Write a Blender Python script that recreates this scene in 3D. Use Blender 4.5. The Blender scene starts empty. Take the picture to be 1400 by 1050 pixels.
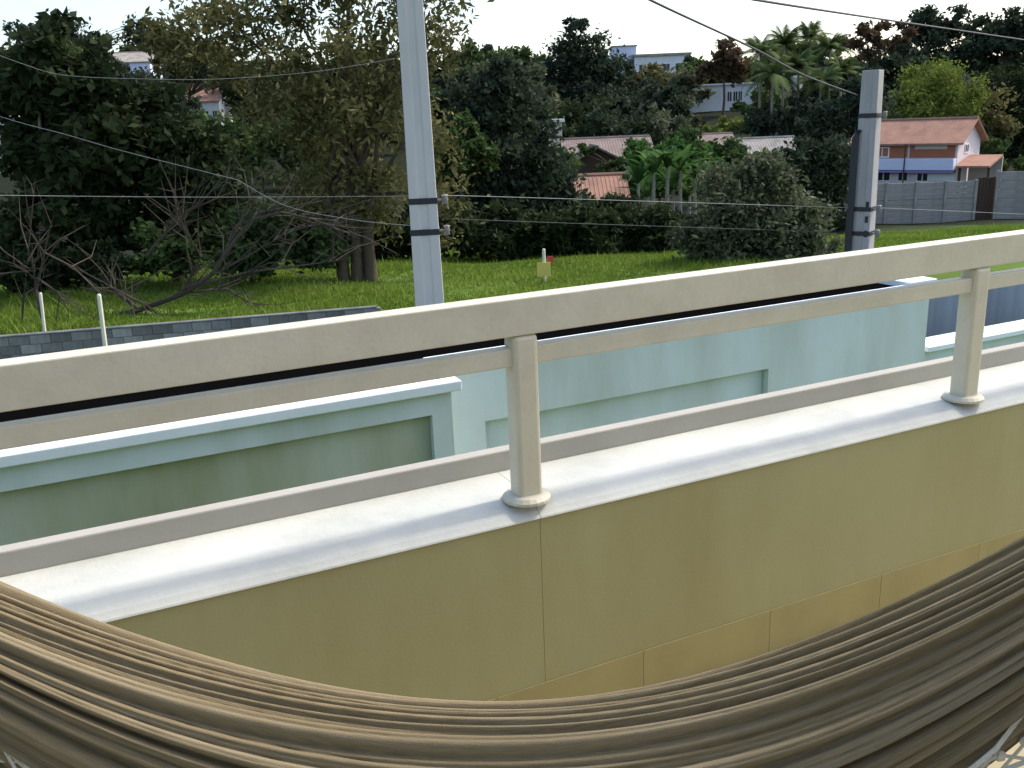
import bpy, bmesh, math, random
import numpy as np
from mathutils import Vector, Matrix
random.seed(7); rng = np.random.default_rng(11)
R = math.radians
scene = bpy.context.scene
C = scene.collection

# ------------------------------------------------------------------ camera
EYE = 1.545                       # eye height above the balcony floor (z = 0)
FPX, PITCH, ROLL = 1257.0, math.atan(0.289), math.atan(180 / 4348)
cam = bpy.data.objects.new('camera', bpy.data.cameras.new('camera')); C.objects.link(cam)
cam.data.sensor_width = 36; cam.data.lens = FPX / 1400 * 36
cam.data.clip_start = 0.05; cam.data.clip_end = 6000
cam.matrix_world = (Matrix.Translation((0, 0, EYE)) @ Matrix.Rotation(math.pi/2 - PITCH, 4, 'X') @ Matrix.Rotation(-ROLL, 4, 'Z'))
scene.camera = cam
# ------------------------------------------------------------------ sky, sun, exposure
SUN_AZ, SUN_EL = R(64), R(48)     # azimuth measured from +Y towards +X
world = bpy.data.worlds.new('World'); scene.world = world; world.use_nodes = True
wn = world.node_tree
sky = wn.nodes.new('ShaderNodeTexSky'); sky.sky_type = 'NISHITA'; sky.sun_disc = False
sky.sun_elevation = SUN_EL; sky.sun_rotation = SUN_AZ
sky.altitude = 0; sky.air_density = 1.0; sky.dust_density = 2.5; sky.ozone_density = 1.0
bg = wn.nodes['Background']; bg.inputs['Strength'].default_value = 0.15
wn.links.new(sky.outputs[0], bg.inputs[0])
sl = bpy.data.lights.new('sun', 'SUN'); sl.energy = 1.75; sl.angle = R(5.0); sl.color = (1, .94, .86)
sun = bpy.data.objects.new('sun', sl); C.objects.link(sun)
sdir = Vector((math.sin(SUN_AZ)*math.cos(SUN_EL), math.cos(SUN_AZ)*math.cos(SUN_EL), math.sin(SUN_EL)))
sun.rotation_euler = sdir.to_track_quat('Z', 'Y').to_euler(); sun.location = sdir * 50
vs = scene.view_settings
vs.view_transform = 'Standard'; vs.look = 'None'; vs.exposure = 1.12; vs.gamma = 1

# ------------------------------------------------------------------ helpers
def ray(x, y):
    u, v = x - 700, y - 525
    c, s = math.cos(ROLL), math.sin(ROLL)
    r, d = u*c - v*s, u*s + v*c
    return Vector((r, FPX*math.cos(PITCH) - d*math.sin(PITCH), -FPX*math.sin(PITCH) - d*math.cos(PITCH)))
def at(x, y, Y):                  # a place in the world seen in direction (x, y), Y metres ahead
    q = ray(x, y); return q * (Y / q.y) + Vector((0, 0, EYE))
def ppm(Y): return 1308.0 / Y     # reference pixels per metre at Y metres
RZ = R(90 - 65.2)                 # direction of the railing
RM = Matrix.Rotation(RZ, 4, 'Z')

def tag(o, label=None, cat=None, group=None, kind=None):
    if label: o['label'] = label
    if cat: o['category'] = cat
    if group: o['group'] = group
    if kind: o['kind'] = kind
    return o
def empty(name, loc=(0, 0, 0), rz=0, parent=None):
    o = bpy.data.objects.new(name, None); C.objects.link(o); o.empty_display_size = .2
    o.location = loc; o.rotation_euler = (0, 0, rz)
    if parent: o.parent = parent
    return o
class MB:
    def __init__(s): s.v = []; s.f = []
    def add(s, vs_, fs):
        n = len(s.v); s.v += [tuple(p) for p in vs_]; s.f += [tuple(i + n for i in f) for f in fs]; return s
    def box(s, x0, x1, y0, y1, z0, z1):
        return s.add([(x0,y0,z0),(x1,y0,z0),(x1,y1,z0),(x0,y1,z0),(x0,y0,z1),(x1,y0,z1),(x1,y1,z1),(x0,y1,z1)],
                     [(0,3,2,1),(4,5,6,7),(0,1,5,4),(1,2,6,5),(2,3,7,6),(3,0,4,7)])
    def prism(s, prof, a0, a1):   # profile in (y, z), extruded along x
        n = len(prof)
        s.add([(a0, y, z) for y, z in prof] + [(a1, y, z) for y, z in prof],
              [tuple(range(n))[::-1], tuple(range(n, 2*n))] + [(i, (i+1) % n, n + (i+1) % n, n + i) for i in range(n)])
        return s
    def tube(s, pts, rad, sides=6):
        pts = [Vector(p) for p in pts]; n = len(pts)
        if not hasattr(rad, '__len__'): rad = [rad]*n
        vv = []
        for i, p in enumerate(pts):
            t = (pts[min(i+1, n-1)] - pts[max(i-1, 0)])
            if t.length < 1e-7: t = Vector((0, 0, 1))
            t.normalize()
            u = t.orthogonal() if abs(t.z) > .95 else t.cross(Vector((0, 0, 1)))
            u.normalize(); w = t.cross(u)
            for k in range(sides):
                a = 2*math.pi*k/sides; vv.append(p + (u*math.cos(a) + w*math.sin(a))*rad[i])
        ff = [(i*sides + k, i*sides + (k+1) % sides, (i+1)*sides + (k+1) % sides, (i+1)*sides + k) for i in range(n-1) for k in range(sides)]
        ff += [tuple(range(sides))[::-1], tuple(range((n-1)*sides, n*sides))]
        return s.add(vv, ff)
    def lathe(s, prof, sides=16, c=(0, 0, 0)):   # (r, z)
        vv = [(c[0] + r*math.cos(2*math.pi*k/sides), c[1] + r*math.sin(2*math.pi*k/sides), c[2] + z) for r, z in prof for k in range(sides)]
        n = len(prof)
        ff = [(i*sides + k, i*sides + (k+1) % sides, (i+1)*sides + (k+1) % sides, (i+1)*sides + k) for i in range(n-1) for k in range(sides)]
        ff += [tuple(range(sides))[::-1], tuple(range((n-1)*sides, n*sides))]
        return s.add(vv, ff)
    def build(s, name, mat, parent=None, bevel=0, smooth=False, seg=2):
        me = bpy.data.meshes.new(name); me.from_pydata(s.v, [], s.f)
        if bevel:
            bm = bmesh.new(); bm.from_mesh(me)
            bmesh.ops.bevel(bm, geom=[e for e in bm.edges if len(e.link_faces) == 2 and e.calc_face_angle(0) > .5], offset=bevel, segments=seg, affect='EDGES', profile=.5)
            bm.to_mesh(me); bm.free()
        if smooth: me.shade_smooth()
        me.materials.append(mat); me.update()
        return mkobj(name, me, parent)
def mkobj(name, me, parent=None):
    o = bpy.data.objects.new(name, me); C.objects.link(o)
    if parent: o.parent = parent
    return o
def rot(o): o.rotation_euler = (0, 0, RZ); return o

# ------------------------------------------------------------------ materials
def mat(name, col, rough=.8, spec=.3, var=.12, scale=3.0, bump=0., bscale=60., stain=None, stain_amt=.5, stain_scale=1.2, streak=False, detail=5.):
    m = bpy.data.materials.new(name); m.use_nodes = True
    nt = m.node_tree; N, L = nt.nodes, nt.links
    p = N['Principled BSDF']; p.inputs['Roughness'].default_value = rough; p.inputs['Specular IOR Level'].default_value = spec
    tc = N.new('ShaderNodeTexCoord')
    no = N.new('ShaderNodeTexNoise'); no.inputs['Scale'].default_value = scale; no.inputs['Detail'].default_value = detail
    L.new(tc.outputs['Object'], no.inputs['Vector'])
    mx = N.new('ShaderNodeMix'); mx.data_type = 'RGBA'
    mx.inputs[6].default_value = (*[c*(1-var) for c in col], 1); mx.inputs[7].default_value = (*[min(1, c*(1+var)) for c in col], 1)
    L.new(no.outputs[0], mx.inputs[0]); out = mx.outputs[2]
    if stain:
        mp = N.new('ShaderNodeMapping'); L.new(tc.outputs['Object'], mp.inputs[0])
        if streak: mp.inputs['Scale'].default_value = (1, 1, .22)
        n2 = N.new('ShaderNodeTexNoise'); n2.inputs['Scale'].default_value = stain_scale; n2.inputs['Detail'].default_value = 7
        n2.inputs['Roughness'].default_value = .62; L.new(mp.outputs[0], n2.inputs['Vector'])
        rp = N.new('ShaderNodeValToRGB'); rp.color_ramp.elements[0].position = .42; rp.color_ramp.elements[1].position = .72
        rp.color_ramp.elements[1].color = (stain_amt,)*3 + (1,); L.new(n2.outputs[0], rp.inputs[0])
        m2 = N.new('ShaderNodeMix'); m2.data_type = 'RGBA'; m2.inputs[7].default_value = (*stain, 1)
        L.new(rp.outputs[0], m2.inputs[0]); L.new(out, m2.inputs[6]); out = m2.outputs[2]
    L.new(out, p.inputs['Base Color'])
    if bump:
        nb = N.new('ShaderNodeTexNoise'); nb.inputs['Scale'].default_value = bscale; nb.inputs['Detail'].default_value = 6
        L.new(tc.outputs['Object'], nb.inputs['Vector'])
        b = N.new('ShaderNodeBump'); b.inputs['Strength'].default_value = bump; b.inputs['Distance'].default_value = .01
        L.new(nb.outputs[0], b.inputs['Height']); L.new(b.outputs[0], p.inputs['Normal'])
    return m
def leafmat(name, c0, c1, c2=None, trans=.25):
    m = bpy.data.materials.new(name); m.use_nodes = True
    nt = m.node_tree; N, L = nt.nodes, nt.links
    p = N['Principled BSDF']; p.inputs['Roughness'].default_value = .85; p.inputs['Specular IOR Level'].default_value = .08
    at_ = N.new('ShaderNodeAttribute'); at_.attribute_name = 'tint'
    rp = N.new('ShaderNodeValToRGB'); e = rp.color_ramp.elements
    e[0].color = (*c0, 1); e[1].color = (*c1, 1); e[1].position = .75 if c2 else 1
    if c2: k = e.new(1.0); k.color = (*c2, 1)
    L.new(at_.outputs['Fac'], rp.inputs[0]); L.new(rp.outputs[0], p.inputs['Base Color'])
    tr = N.new('ShaderNodeBsdfTranslucent'); L.new(rp.outputs[0], tr.inputs['Color'])
    ms = N.new('ShaderNodeMixShader'); ms.inputs[0].default_value = trans
    L.new(p.outputs[0], ms.inputs[1]); L.new(tr.outputs[0], ms.inputs[2]); L.new(ms.outputs[0], N['Material Output'].inputs['Surface'])
    return m
M = {}
M['rail'] = mat('rail_paint', (.61, .57, .44), .5, .35, .06, 3, .10, 60, (.42, .37, .27), .4, 7)
M['wall_olive'] = mat('olive_plaster', (.385, .36, .185), .9, .2, .08, 2.6, .08, 120, (.325, .28, .125), .75, 2.4, True)
M['coping'] = mat('white_coping', (.55, .555, .495), .7, .25, .06, 5, .12, 70, (.33, .34, .31), .6, 3.5)
M['kerb'] = mat('coping_lip', (.40, .38, .33), .8, .2, .1, 6, .1, 60)
M['skirt'] = mat('ochre_tile', (.375, .315, .140), .8, .2, .12, 9, .05, 60)
M['floor'] = mat('floor_tile', (.33, .28, .16), .6, .3, .18, 7, .05, 50)
M['grout'] = mat('grout', (.22, .19, .14), .9, .1)
M['blue'] = mat('blue_green_plaster', (.59, .67, .655), .85, .2, .06, 2.2, .10, 40, (.40, .44, .35), .65, 1.7, True)
M['bluegreen'] = mat('mildewed_plaster', (.47, .505, .40), .88, .2, .08, 1.8, .1, 40, (.24, .25, .10), .9, 1.0, True)
M['bluecoping'] = mat('pale_blue_coping', (.74, .80, .82), .6, .3, .05, 4, .1, 50, (.5, .55, .55), .3, 4)
M['tar'] = mat('black_roof_tar', (.003, .003, .003), 1.0, .0, .2, 5, .2, 30)
M['oldwall'] = mat('stained_concrete', (.30, .36, .39), .9, .15, .12, 1.5, .2, 30, (.10, .11, .11), .8, 1.3, True)
M['concrete'] = mat('pole_concrete', (.55, .52, .47), .85, .2, .06, 6, .15, 50, (.42, .40, .36), .5, 3, True)
M['concrete_dark'] = mat('old_pole_concrete', (.36, .35, .335), .85, .2, .08, 6, .2, 50, (.24, .23, .21), .6, 3, True)
M['block'] = mat('concrete_block', (.24, .24, .235), .95, .1, .2, 4, .3, 40, (.09, .09, .10), .8, 2.5, True)
bn = M['block'].node_tree; oi = bn.nodes.new('ShaderNodeObjectInfo'); hs = bn.nodes.new('ShaderNodeHueSaturation'); mrr = bn.nodes.new('ShaderNodeMapRange')
mrr.inputs[3].default_value = .6; mrr.inputs[4].default_value = 1.3; bn.links.new(oi.outputs['Random'], mrr.inputs[0]); bn.links.new(mrr.outputs[0], hs.inputs['Value'])
bpn = bn.nodes['Principled BSDF']; bn.links.new(bpn.inputs['Base Color'].links[0].from_socket, hs.inputs['Color']); bn.links.new(hs.outputs[0], bpn.inputs['Base Color'])
M['slab'] = mat('prefab_concrete', (.34, .31, .275), .95, .1, .15, 1.2, .2, 12, (.15, .14, .12), .8, .8)
M['metal'] = mat('galvanised', (.33, .33, .34), .5, .4, .1, 8)
M['dark'] = mat('dark_band', (.03, .03, .03), .6, .3)
M['porcelain'] = mat('porcelain', (.20, .18, .16), .3, .5)
M['wire_pale'] = mat('aluminium_wire', (.26, .255, .24), .5, .4)
M['wire_dark'] = mat('black_cable', (.03, .03, .035), .6, .3)
M['hammock'] = None
M['rope'] = mat('cotton_rope', (.46, .42, .33), .95, .1, .15, 30, .4, 300)
M['lace'] = mat('cream_cotton', (.60, .56, .45), .95, .1, .12, 25, .4, 300)
M['asphalt'] = mat('asphalt', (.05, .05, .05), .95, .1, .2, 3, .3, 60)
M['paving'] = mat('pavement', (.28, .27, .25), .95, .1, .15, 2, .2, 30)
M['paint'] = mat('road_paint', (.7, .7, .66), .8, .2)
M['bark'] = mat('bark', (.10, .075, .05), .95, .1, .3, 5, .4, 30)
M['palebark'] = mat('pale_bark', (.26, .23, .18), .95, .1, .3, 6, .4, 30)
M['dead'] = mat('dead_wood', (.075, .062, .048), .95, .1, .3, 6, .3, 30)
M['rooft'] = mat('roof_tile', (.36, .20, .14), .9, .15, .2, 1.5, 0, 1, (.18, .11, .085), .7, .8)
M['roofb'] = mat('weathered_tile', (.26, .20, .17), .9, .15, .2, 1, 0, 1, (.1, .08, .07), .6, .6)
M['brick'] = mat('orange_brick', (.34, .13, .07), .9, .15, .15, 2)
M['white'] = mat('white_wall', (.72, .72, .71), .85, .2, .06, .6, 0, 1, (.45, .44, .42), .35, .4)
M['bluewhite'] = mat('lilac_wall', (.60, .62, .74), .85, .2, .06, .6)
M['purple'] = mat('purple_trim', (.24, .19, .38), .8, .2)
M['cream'] = mat('cream_wall', (.52, .46, .38), .85, .2, .08, .5)
M['pink'] = mat('pinkish_wall', (.62, .54, .54), .85, .2, .05, .6)
M['glass'] = mat('window_glass', (.02, .022, .028), .15, .5, .1, 1)
M['wood'] = mat('dark_timber', (.07, .045, .03), .8, .2)
M['yellow'] = mat('yellow_plate', (.62, .50, .12), .6, .3, .1, 5)
M['postwhite'] = mat('weathered_white_post', (.66, .62, .50), .8, .2, .12, 8)
M['red'] = mat('red_plate', (.45, .06, .04), .6, .3)
# leaf palettes
LF = {
 'dark':   leafmat('leaf_dark', (.014, .022, .010), (.040, .056, .022), (.07, .09, .035)),
 'darkblue': leafmat('leaf_cool', (.018, .026, .017), (.05, .07, .04), (.085, .11, .065)),
 'mid':    leafmat('leaf_mid', (.03, .048, .016), (.075, .115, .036), (.12, .16, .05)),
 'olive':  leafmat('leaf_olive', (.06, .06, .022), (.155, .145, .055), (.26, .20, .10)),
 'grey':   leafmat('leaf_grey_green', (.045, .055, .03), (.125, .14, .075), (.20, .21, .135)),
 'bright': leafmat('leaf_bright', (.03, .07, .02), (.08, .17, .04), (.13, .23, .06)),
 'lime':   leafmat('leaf_lime', (.08, .11, .02), (.19, .23, .045), (.27, .30, .07)),
 'rust':   leafmat('leaf_rust', (.06, .04, .025), (.13, .085, .05), (.20, .13, .09)),
 'banana': leafmat('leaf_banana', (.03, .07, .02), (.07, .14, .035), (.11, .19, .05), .35),
 'grass':  leafmat('grass_blade', (.085, .14, .02), (.20, .275, .04), (.32, .36, .10), .35),
}

# ------------------------------------------------------------------ terrain
YS = [0, 18, 20, 30, 34, 40, 55, 70, 90, 120, 150, 180, 200, 250, 300, 380, 600, 5000]
ZS = [-3.3, -3.3, -2.55, -3.1, -3.6, -4.1, -5.5, -6.3, -6.9, -6.5, -3.5, -.5, 1., 7., 13, 17, 17, 17]
def gz(x, y):
    z = np.interp(y, YS, ZS)
    left = np.clip(-x/80, 0, 1)*np.clip((y-60)/120, 0, 1)
    z = z + 9*left
    z = z + .25*np.sin(x*.13 + y*.07)*np.clip((y-40)/40, 0, 1) + .06*np.sin(x*.9 + 1.3*np.sin(y*.5))*np.clip((y-19)/3, 0, 1)
    perp = -.4195*x + .9078*y
    k = np.clip((perp-18.6)/1.0, 0, 1); k = k*k*(3-2*k)
    return -3.3 + (z + 3.3)*k
xs = np.unique(np.concatenate([np.linspace(-800, -120, 10), np.linspace(-120, 120, 121), np.linspace(120, 800, 10)]))
ys = np.unique(np.concatenate([np.linspace(-60, 14, 8), np.linspace(15, 60, 76), np.linspace(60, 420, 90), np.linspace(450, 1200, 8)]))
X, Y = np.meshgrid(xs, ys); Z = gz(X, Y)
me = bpy.data.meshes.new('ground')
nx, ny = len(xs), len(ys)
idx = np.arange(nx*ny).reshape(ny, nx)
fc = np.stack([idx[:-1, :-1], idx[:-1, 1:], idx[1:, 1:], idx[1:, :-1]], -1).reshape(-1, 4)
me.from_pydata(np.stack([X, Y, Z], -1).reshape(-1, 3).tolist(), [], fc.tolist()); me.shade_smooth()
M['ground'] = mat('meadow_soil', (.10, .16, .03), 1, .05, .35, .9, .3, 6, (.045, .06, .02), .7, .25)
gn = M['ground'].node_tree; gN, gL = gn.nodes, gn.links; gp = gN['Principled BSDF']; src = gp.inputs['Base Color'].links[0].from_socket
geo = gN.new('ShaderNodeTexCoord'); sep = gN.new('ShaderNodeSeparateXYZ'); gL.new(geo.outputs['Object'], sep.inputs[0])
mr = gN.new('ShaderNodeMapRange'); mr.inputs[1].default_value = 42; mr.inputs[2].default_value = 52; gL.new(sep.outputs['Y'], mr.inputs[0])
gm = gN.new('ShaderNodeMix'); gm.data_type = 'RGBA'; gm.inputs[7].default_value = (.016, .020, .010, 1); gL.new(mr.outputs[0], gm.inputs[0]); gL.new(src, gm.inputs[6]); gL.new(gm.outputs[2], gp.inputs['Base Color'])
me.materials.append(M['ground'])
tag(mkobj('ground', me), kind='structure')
# street (runs parallel to the railing, hidden below the neighbouring roof)
tag(rot(MB().box(-60, 60, 10.4, 17.4, -3.4, -3.292).build('street', M['asphalt'])), kind='structure')
tag(rot(MB().box(-60, 60, 7.6, 10.4, -3.4, -3.15).build('pavement', M['paving'], bevel=.02)), kind='structure')

# ------------------------------------------------------------------ our balcony
bf = tag(rot(MB().box(-3.2, 4.2, -.9, 1.849, -.25, -.012).build('balcony_floor', M['grout'])), kind='structure')
tile = MB().box(-.223, .223, -.223, .223, -.012, 0).build('tile', M['floor'], bf, bevel=.003, seg=1); first = True
for i in range(12):
    for j in range(5):
        o = tile if first else tile.copy()
        if not first: C.objects.link(o)
        first = False
        o.location = (-1.6 + .45*i, 1.605 - .45*j, 0)
tag(rot(MB().box(-3.2, 4.2, -1.15, -.9, -3.3, 3.3).build('house_wall', M['white'])), kind='structure')
DP = 1.9
pw = rot(empty('parapet_wall')); tag(pw, 'olive plastered balcony parapet with white coping under the beige railing', 'wall')
CR = .915                          # construction joint of the parapet, below the railing post
SEGS = [(-3.2, CR-.0006), (CR+.0006, 4.2)]
for a0, a1 in SEGS:
    MB().box(a0, a1, 1.85, 2.10, -.25, .607).build('plaster', M['wall_olive'], pw)
MB().box(-3.1, 4.1, 1.93, 2.02, -.2, .55).build('core', M['grout'], pw)
for a0, a1 in SEGS:
    MB().prism([(1.844, .607), (2.19, .607), (2.19, .632), (2.165, .642), (1.955, .643), (1.925, .6415), (1.900, .6375), (1.878, .631), (1.860, .6225), (1.846, .611)], a0, a1).build('coping', M['coping'], pw)
MB().box(-3.2, 4.2, 2.095, 2.135, .640, .699).build('coping_lip', M['kerb'], pw, bevel=.004)
tl = None
for i in range(17):
    if tl is None:
        o = tl = MB().box(-.2170, .2170, 1.8465, 1.8499, 0, .147).build('skirting_tile', M['skirt'], pw, bevel=.0006, seg=1)
    else:
        o = tl.copy(); C.objects.link(o)
    o.location = (-2.95 + .435*i + .03, 0, 0)
rl = rot(empty('railing', RM @ Vector((0, DP, .64)))); tag(rl, 'beige painted metal railing of two bars and square posts on the coping', 'railing')
PA = [-2.2, -.64, .905, 2.435, 3.95]
MB().box(-3.2, 4.2, -.030, .028, .421, .509).build('top_rail', M['rail'], rl, bevel=.003)
edges = [-3.2] + PA + [4.2]
for a0, a1 in zip(edges[:-1], edges[1:]):
    MB().box(a0 + (.030 if a0 != -3.2 else 0), a1 - (.030 if a1 != 4.2 else 0), -.019, .019, .346, .391).build('middle_rail', M['rail'], rl, bevel=.004)
for a in PA:
    p = MB().box(-.032, .032, -.030, .030, .003, .4205).build('post', M['rail'], rl, bevel=.011, seg=3); p.location = (a, 0, 0)
    MB().lathe([(.060, .003), (.060, .010), (.052, .018), (.045, .020)], 20).build('base_collar', M['rail'], p)

# ------------------------------------------------------------------ neighbouring house with the flat tarred roof
nb = rot(empty('neighbour_house', (0, 0, -3.3))); tag(nb, 'pale blue-green house with black tarred flat roof beyond the railing', 'house')
def nbp(name, m, *b, **k): 
    mb = MB()
    for q in b: mb.box(q[0], q[1], q[2], q[3], q[4]+3.3, q[5]+3.3)
    return mb.build(name, M[m], nb, **k)
# projecting bay (left): frame around a recessed panel
nbp('bay_wall', 'blue', (-8, 1.63, 4.60, 4.66, -.02, .105), (1.63, 1.75, 4.60, 4.66, -3.3, .105), (-8, 1.75, 4.66, 5.2, -3.3, .104))
nbp('recessed_panel', 'bluegreen', (-7.9, 1.628, 4.648, 4.659, -3.2, -.022))
nbp('coping', 'bluecoping', (-8, 1.80, 4.555, 4.74, .107, .165), bevel=.006)
# main wall (right) with its own recess
nbp('main_wall', 'blue', (2.2, 4.52, 5.20, 5.27, -.33, .105), (1.752, 2.2, 5.20, 5.27, -3.3, .105), (4.52, 6.15, 5.20, 5.27, -3.3, .105), (1.752, 6.15, 5.27, 6.40, -3.3, .104))
nbp('recessed_panel', 'blue', (2.205, 4.515, 5.258, 5.269, -3.2, -.334))
nbp('coping', 'bluecoping', (1.81, 5.86, 5.165, 5.22, .107, .150), bevel=.006)
nbp('end_coping', 'bluecoping', (5.88, 6.19, 5.17, 6.44, .107, .172), bevel=.006)
nbp('roof', 'tar', (-8, 1.70, 4.745, 5.225, .1045, .128), (-8, 5.87, 5.226, 6.42, .1045, .128))
nbp('roof_back', 'blue', (-8, 1.74, 5.202, 6.40, -3.3, .103))
pv = MB().lathe([(.05, 0), (.05, .10), (.065, .10), (.065, .13), (.02, .14)], 12).build('pale_stub', M['bluecoping'], nb); pv.location = (5.35, 5.55, 3.428)  # added stub standing in for a pale patch in the black roof
# yard beside it
nbp('yard_parapet', 'blue', (6.20, 13, 5.25, 5.40, -3.3, -.452))
nbp('yard_coping', 'bluecoping', (6.20, 13.05, 5.20, 5.46, -.450, -.405), bevel=.006)
nbp('yard_deck', 'tar', (6.20, 13, 5.40, 7.0, -3.3, -1.0))
yw = rot(empty('yard_wall', (0, 0, -3.3))); tag(yw, 'rain-stained grey concrete wall behind the low blue parapet', 'wall')
for k in range(8):
    w = MB().box(0, .985, 0, .14, 0, 2.84).build('panel', M['oldwall'], yw, bevel=.006); w.location = (6.0 + k, 7.01, 0)
MB().box(5.95, 14.05, 6.98, 7.18, 2.842, 2.89).build('capping', M['oldwall'], yw, bevel=.006)

# ------------------------------------------------------------------ utility poles and wires
def pole(label, bx, by, top, w0, w1, rz, bands, slots, cm='concrete'):
    e = empty('utility_pole', (bx, by, -3.16), rz); H = top + 3.16
    tag(e, label, 'utility pole')
    def sec(w, d): h = w/2; return [(-h,-h),(-h*.34,-h),(-h*.26,-h+d),(h*.26,-h+d),(h*.34,-h),(h,-h),(h,h),(h*.34,h),(h*.26,h-d),(-h*.26,h-d),(-h*.34,h),(-h,h)]
    mb = MB(); n = 12
    lev = [(0, w0), (H, w1)]
    vv = [(x, y, z) for z, w in lev for x, y in sec(w, .012*w/w0)]
    mb.add(vv, [tuple(range(n))[::-1], tuple(range(n, 2*n))] + [(i, (i+1) % n, n + (i+1) % n, n + i) for i in range(n)])
    mb.build('shaft', M[cm], e, bevel=.008)
    for z in bands:
        zz = z + 3.16; w = w0 + (w1-w0)*zz/H + .012; h = w/2
        b = MB().box(-h, h, -h, h, zz-.03, zz+.03).build('clamp', M['dark'], e, bevel=.004)
        MB().tube([(h, -.02, zz), (h + .05, -.02, zz)], .012, 6).build('bolt', M['metal'], b)
        ins = MB().lathe([(.018, -.05), (.035, -.045), (.025, -.02), (.038, 0), (.025, .02), (.035, .045), (.018, .05)], 12, (h + .075, -.02, zz)).build('insulator', M['porcelain'], e, smooth=True)
    for z in slots:
        zz = z + 3.16; w = w0 + (w1-w0)*zz/H; h = w/2
        MB().box(h*.45, h*.8, -h-.002, -h+.02, zz, zz+.09).build('hole', M['dark'], e)
    return e
pole('tall grey concrete utility pole with two dark clamps beyond the flat roof', -.825, 9.5, 4.6, .345, .215, R(4), [.78, .47], [])
pl2 = pole('short grey concrete utility pole standing before the red-roofed house', 5.03, 13.0, at(1193, 96, 13).z, .315, .225, R(-38), [at(1186, 158, 13).z, at(1178, 285, 13).z, at(1178, 318, 13).z], [-.25, -.05, .15], 'concrete_dark')
ct = at(1172, 188, 13).z + 3.16
MB().tube([(-.15, -.19, -.1), (-.14, -.18, ct*.5), (-.125, -.165, ct), (-.10, -.14, ct+.1)], .05, 8).build('dark_tube', M['dark'], pl2, smooth=True)  # dark tube down one side of the shaft
def wire(label, pts, r, m, grp=None):
    P = [Vector(p) for p in pts]; out = []
    for i in range(len(P)-1):
        p0, p1, p2, p3 = P[max(i-1, 0)], P[i], P[i+1], P[min(i+2, len(P)-1)]
        for k in range(10):
            t = k/10
            out.append(.5*((2*p1) + (p2-p0)*t + (2*p0-5*p1+4*p2-p3)*t*t + (3*p1-p0-3*p2+p3)*t*t*t))
    out.append(P[-1])
    tag(MB().tube(out, r, 5).build('overhead_wire', M[m], smooth=True), label, 'wire', grp)
wire('thin pale wire running level from the tall pole past the dark tree', [at(-160, 264, 7.2), at(0, 267, 7.8), at(280, 269.5, 8.7), at(566, 268, 9.42)], 0.0028, 'wire_pale')
wire('upper thin wire strung between the two concrete poles', [at(604, 267, 9.42), at(680, 269, 9.9), at(880, 275, 11.1), at(1160, 284, 12.9)], 0.0031, 'wire_pale')
wire('lower thin wire strung between the two concrete poles', [at(606, 299, 9.42), at(800, 306, 10.6), at(980, 312, 11.8), at(1158, 318, 12.9)], .004, 'wire_dark')
wire('pale wire sagging from the tall pole into the dead branches', [at(568, 309, 9.45), at(480, 300, 11), at(390, 281, 13), at(325, 246, 15)], 0.0031, 'wire_pale')
wire('pale wire climbing from the dead branches across the dark tree', [at(325, 246, 15), at(170, 207, 15.5), at(90, 184, 16), at(22, 166, 16.5), at(-60, 140, 17)], 0.0038, 'wire_pale')
wire('slack pale wire looping in front of the hillside houses', [at(-40, 60, 17), at(30, 87, 17), at(90, 103, 17), at(200, 108, 17), at(300, 108, 17), at(430, 98, 17), at(540, 80, 17)], 0.0043, 'wire_pale')
wire('pale wire leaving the short pole past the concrete slab wall', [at(1196, 284, 13.02), at(1290, 288, 13.6), at(1400, 293, 14.3), at(1500, 298, 15)], 0.0031, 'wire_pale')
wire('thick black service cable descending to the top of the short pole', [at(820, -45, 5.5), at(885, -2, 6.5), at(1030, 66, 9), at(1100, 103, 10.8), at(1172, 130, 12.9)], .009, 'wire_dark')
wire('thick black cable crossing the bright sky above the short pole', [at(980, -12, 7), at(1040, 1, 8), at(1190, 24, 11), at(1300, 40, 14), at(1450, 62, 18)], .0115, 'wire_dark')

# ------------------------------------------------------------------ low block wall at the meadow edge, stakes, sign
A0, A1 = Vector((-13.4, 17.8, 0)), Vector((-3.0, 19.93, 0)); wd = (A1-A0).normalized(); wl = (A1-A0).length
lw = empty('block_wall', (A0.x, A0.y, -3.3), math.atan2(wd.y, wd.x)); tag(lw, 'low grey concrete block wall along the near edge of the meadow', 'wall')
MB().box(0, wl, .02, .12, -.1, .93).build('mortar', M['grout'], lw)
blk = None
for r_ in range(5):
    for i in range(27):
        x = i*.4 + (.2 if r_ % 2 else 0)
        if x + .39 > wl + .2: continue
        if blk is None: o = blk = MB().box(.004, .392, 0, .14, .004, .186).build('block', M['block'], lw, bevel=.006, seg=1)
        else: o = blk.copy(); C.objects.link(o)
        o.location = (x, random.uniform(-.006, .006), r_*.19)
MB().box(0, wl+.1, -.01, .15, .948, .985).build('capping', M['block'], lw, bevel=.01)
def place_stake(px, ptop, pbot, Y, r, label):
    b = at(px[1], pbot, Y); t = at(px[0], ptop, Y); g = float(gz(b.x, b.y))
    mb = MB(); h = t.z - g; tilt = t.x - b.x
    mb.tube([(-.02, 0, -.2), (0, 0, 0), (tilt*.5, 0, h*.5), (tilt, 0, h-.03), (tilt, 0, h)], [r*1.1, r*1.1, r, r*.95, r*.6], 8)
    o = mb.build('stake', M['postwhite']); o.location = (b.x, b.y, g); tag(o, label, 'post'); return o
place_stake((135, 141), 402, 470, 17.6, .045, 'slim cream stake standing in front of the grey block wall')
place_stake((55, 60), 400, 455, 19.4, .035, 'thin weathered stake behind the grey block wall')
sb = at(745, 398, 25); sg = float(gz(sb.x, sb.y)); st = at(745, 340, 25)
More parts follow.
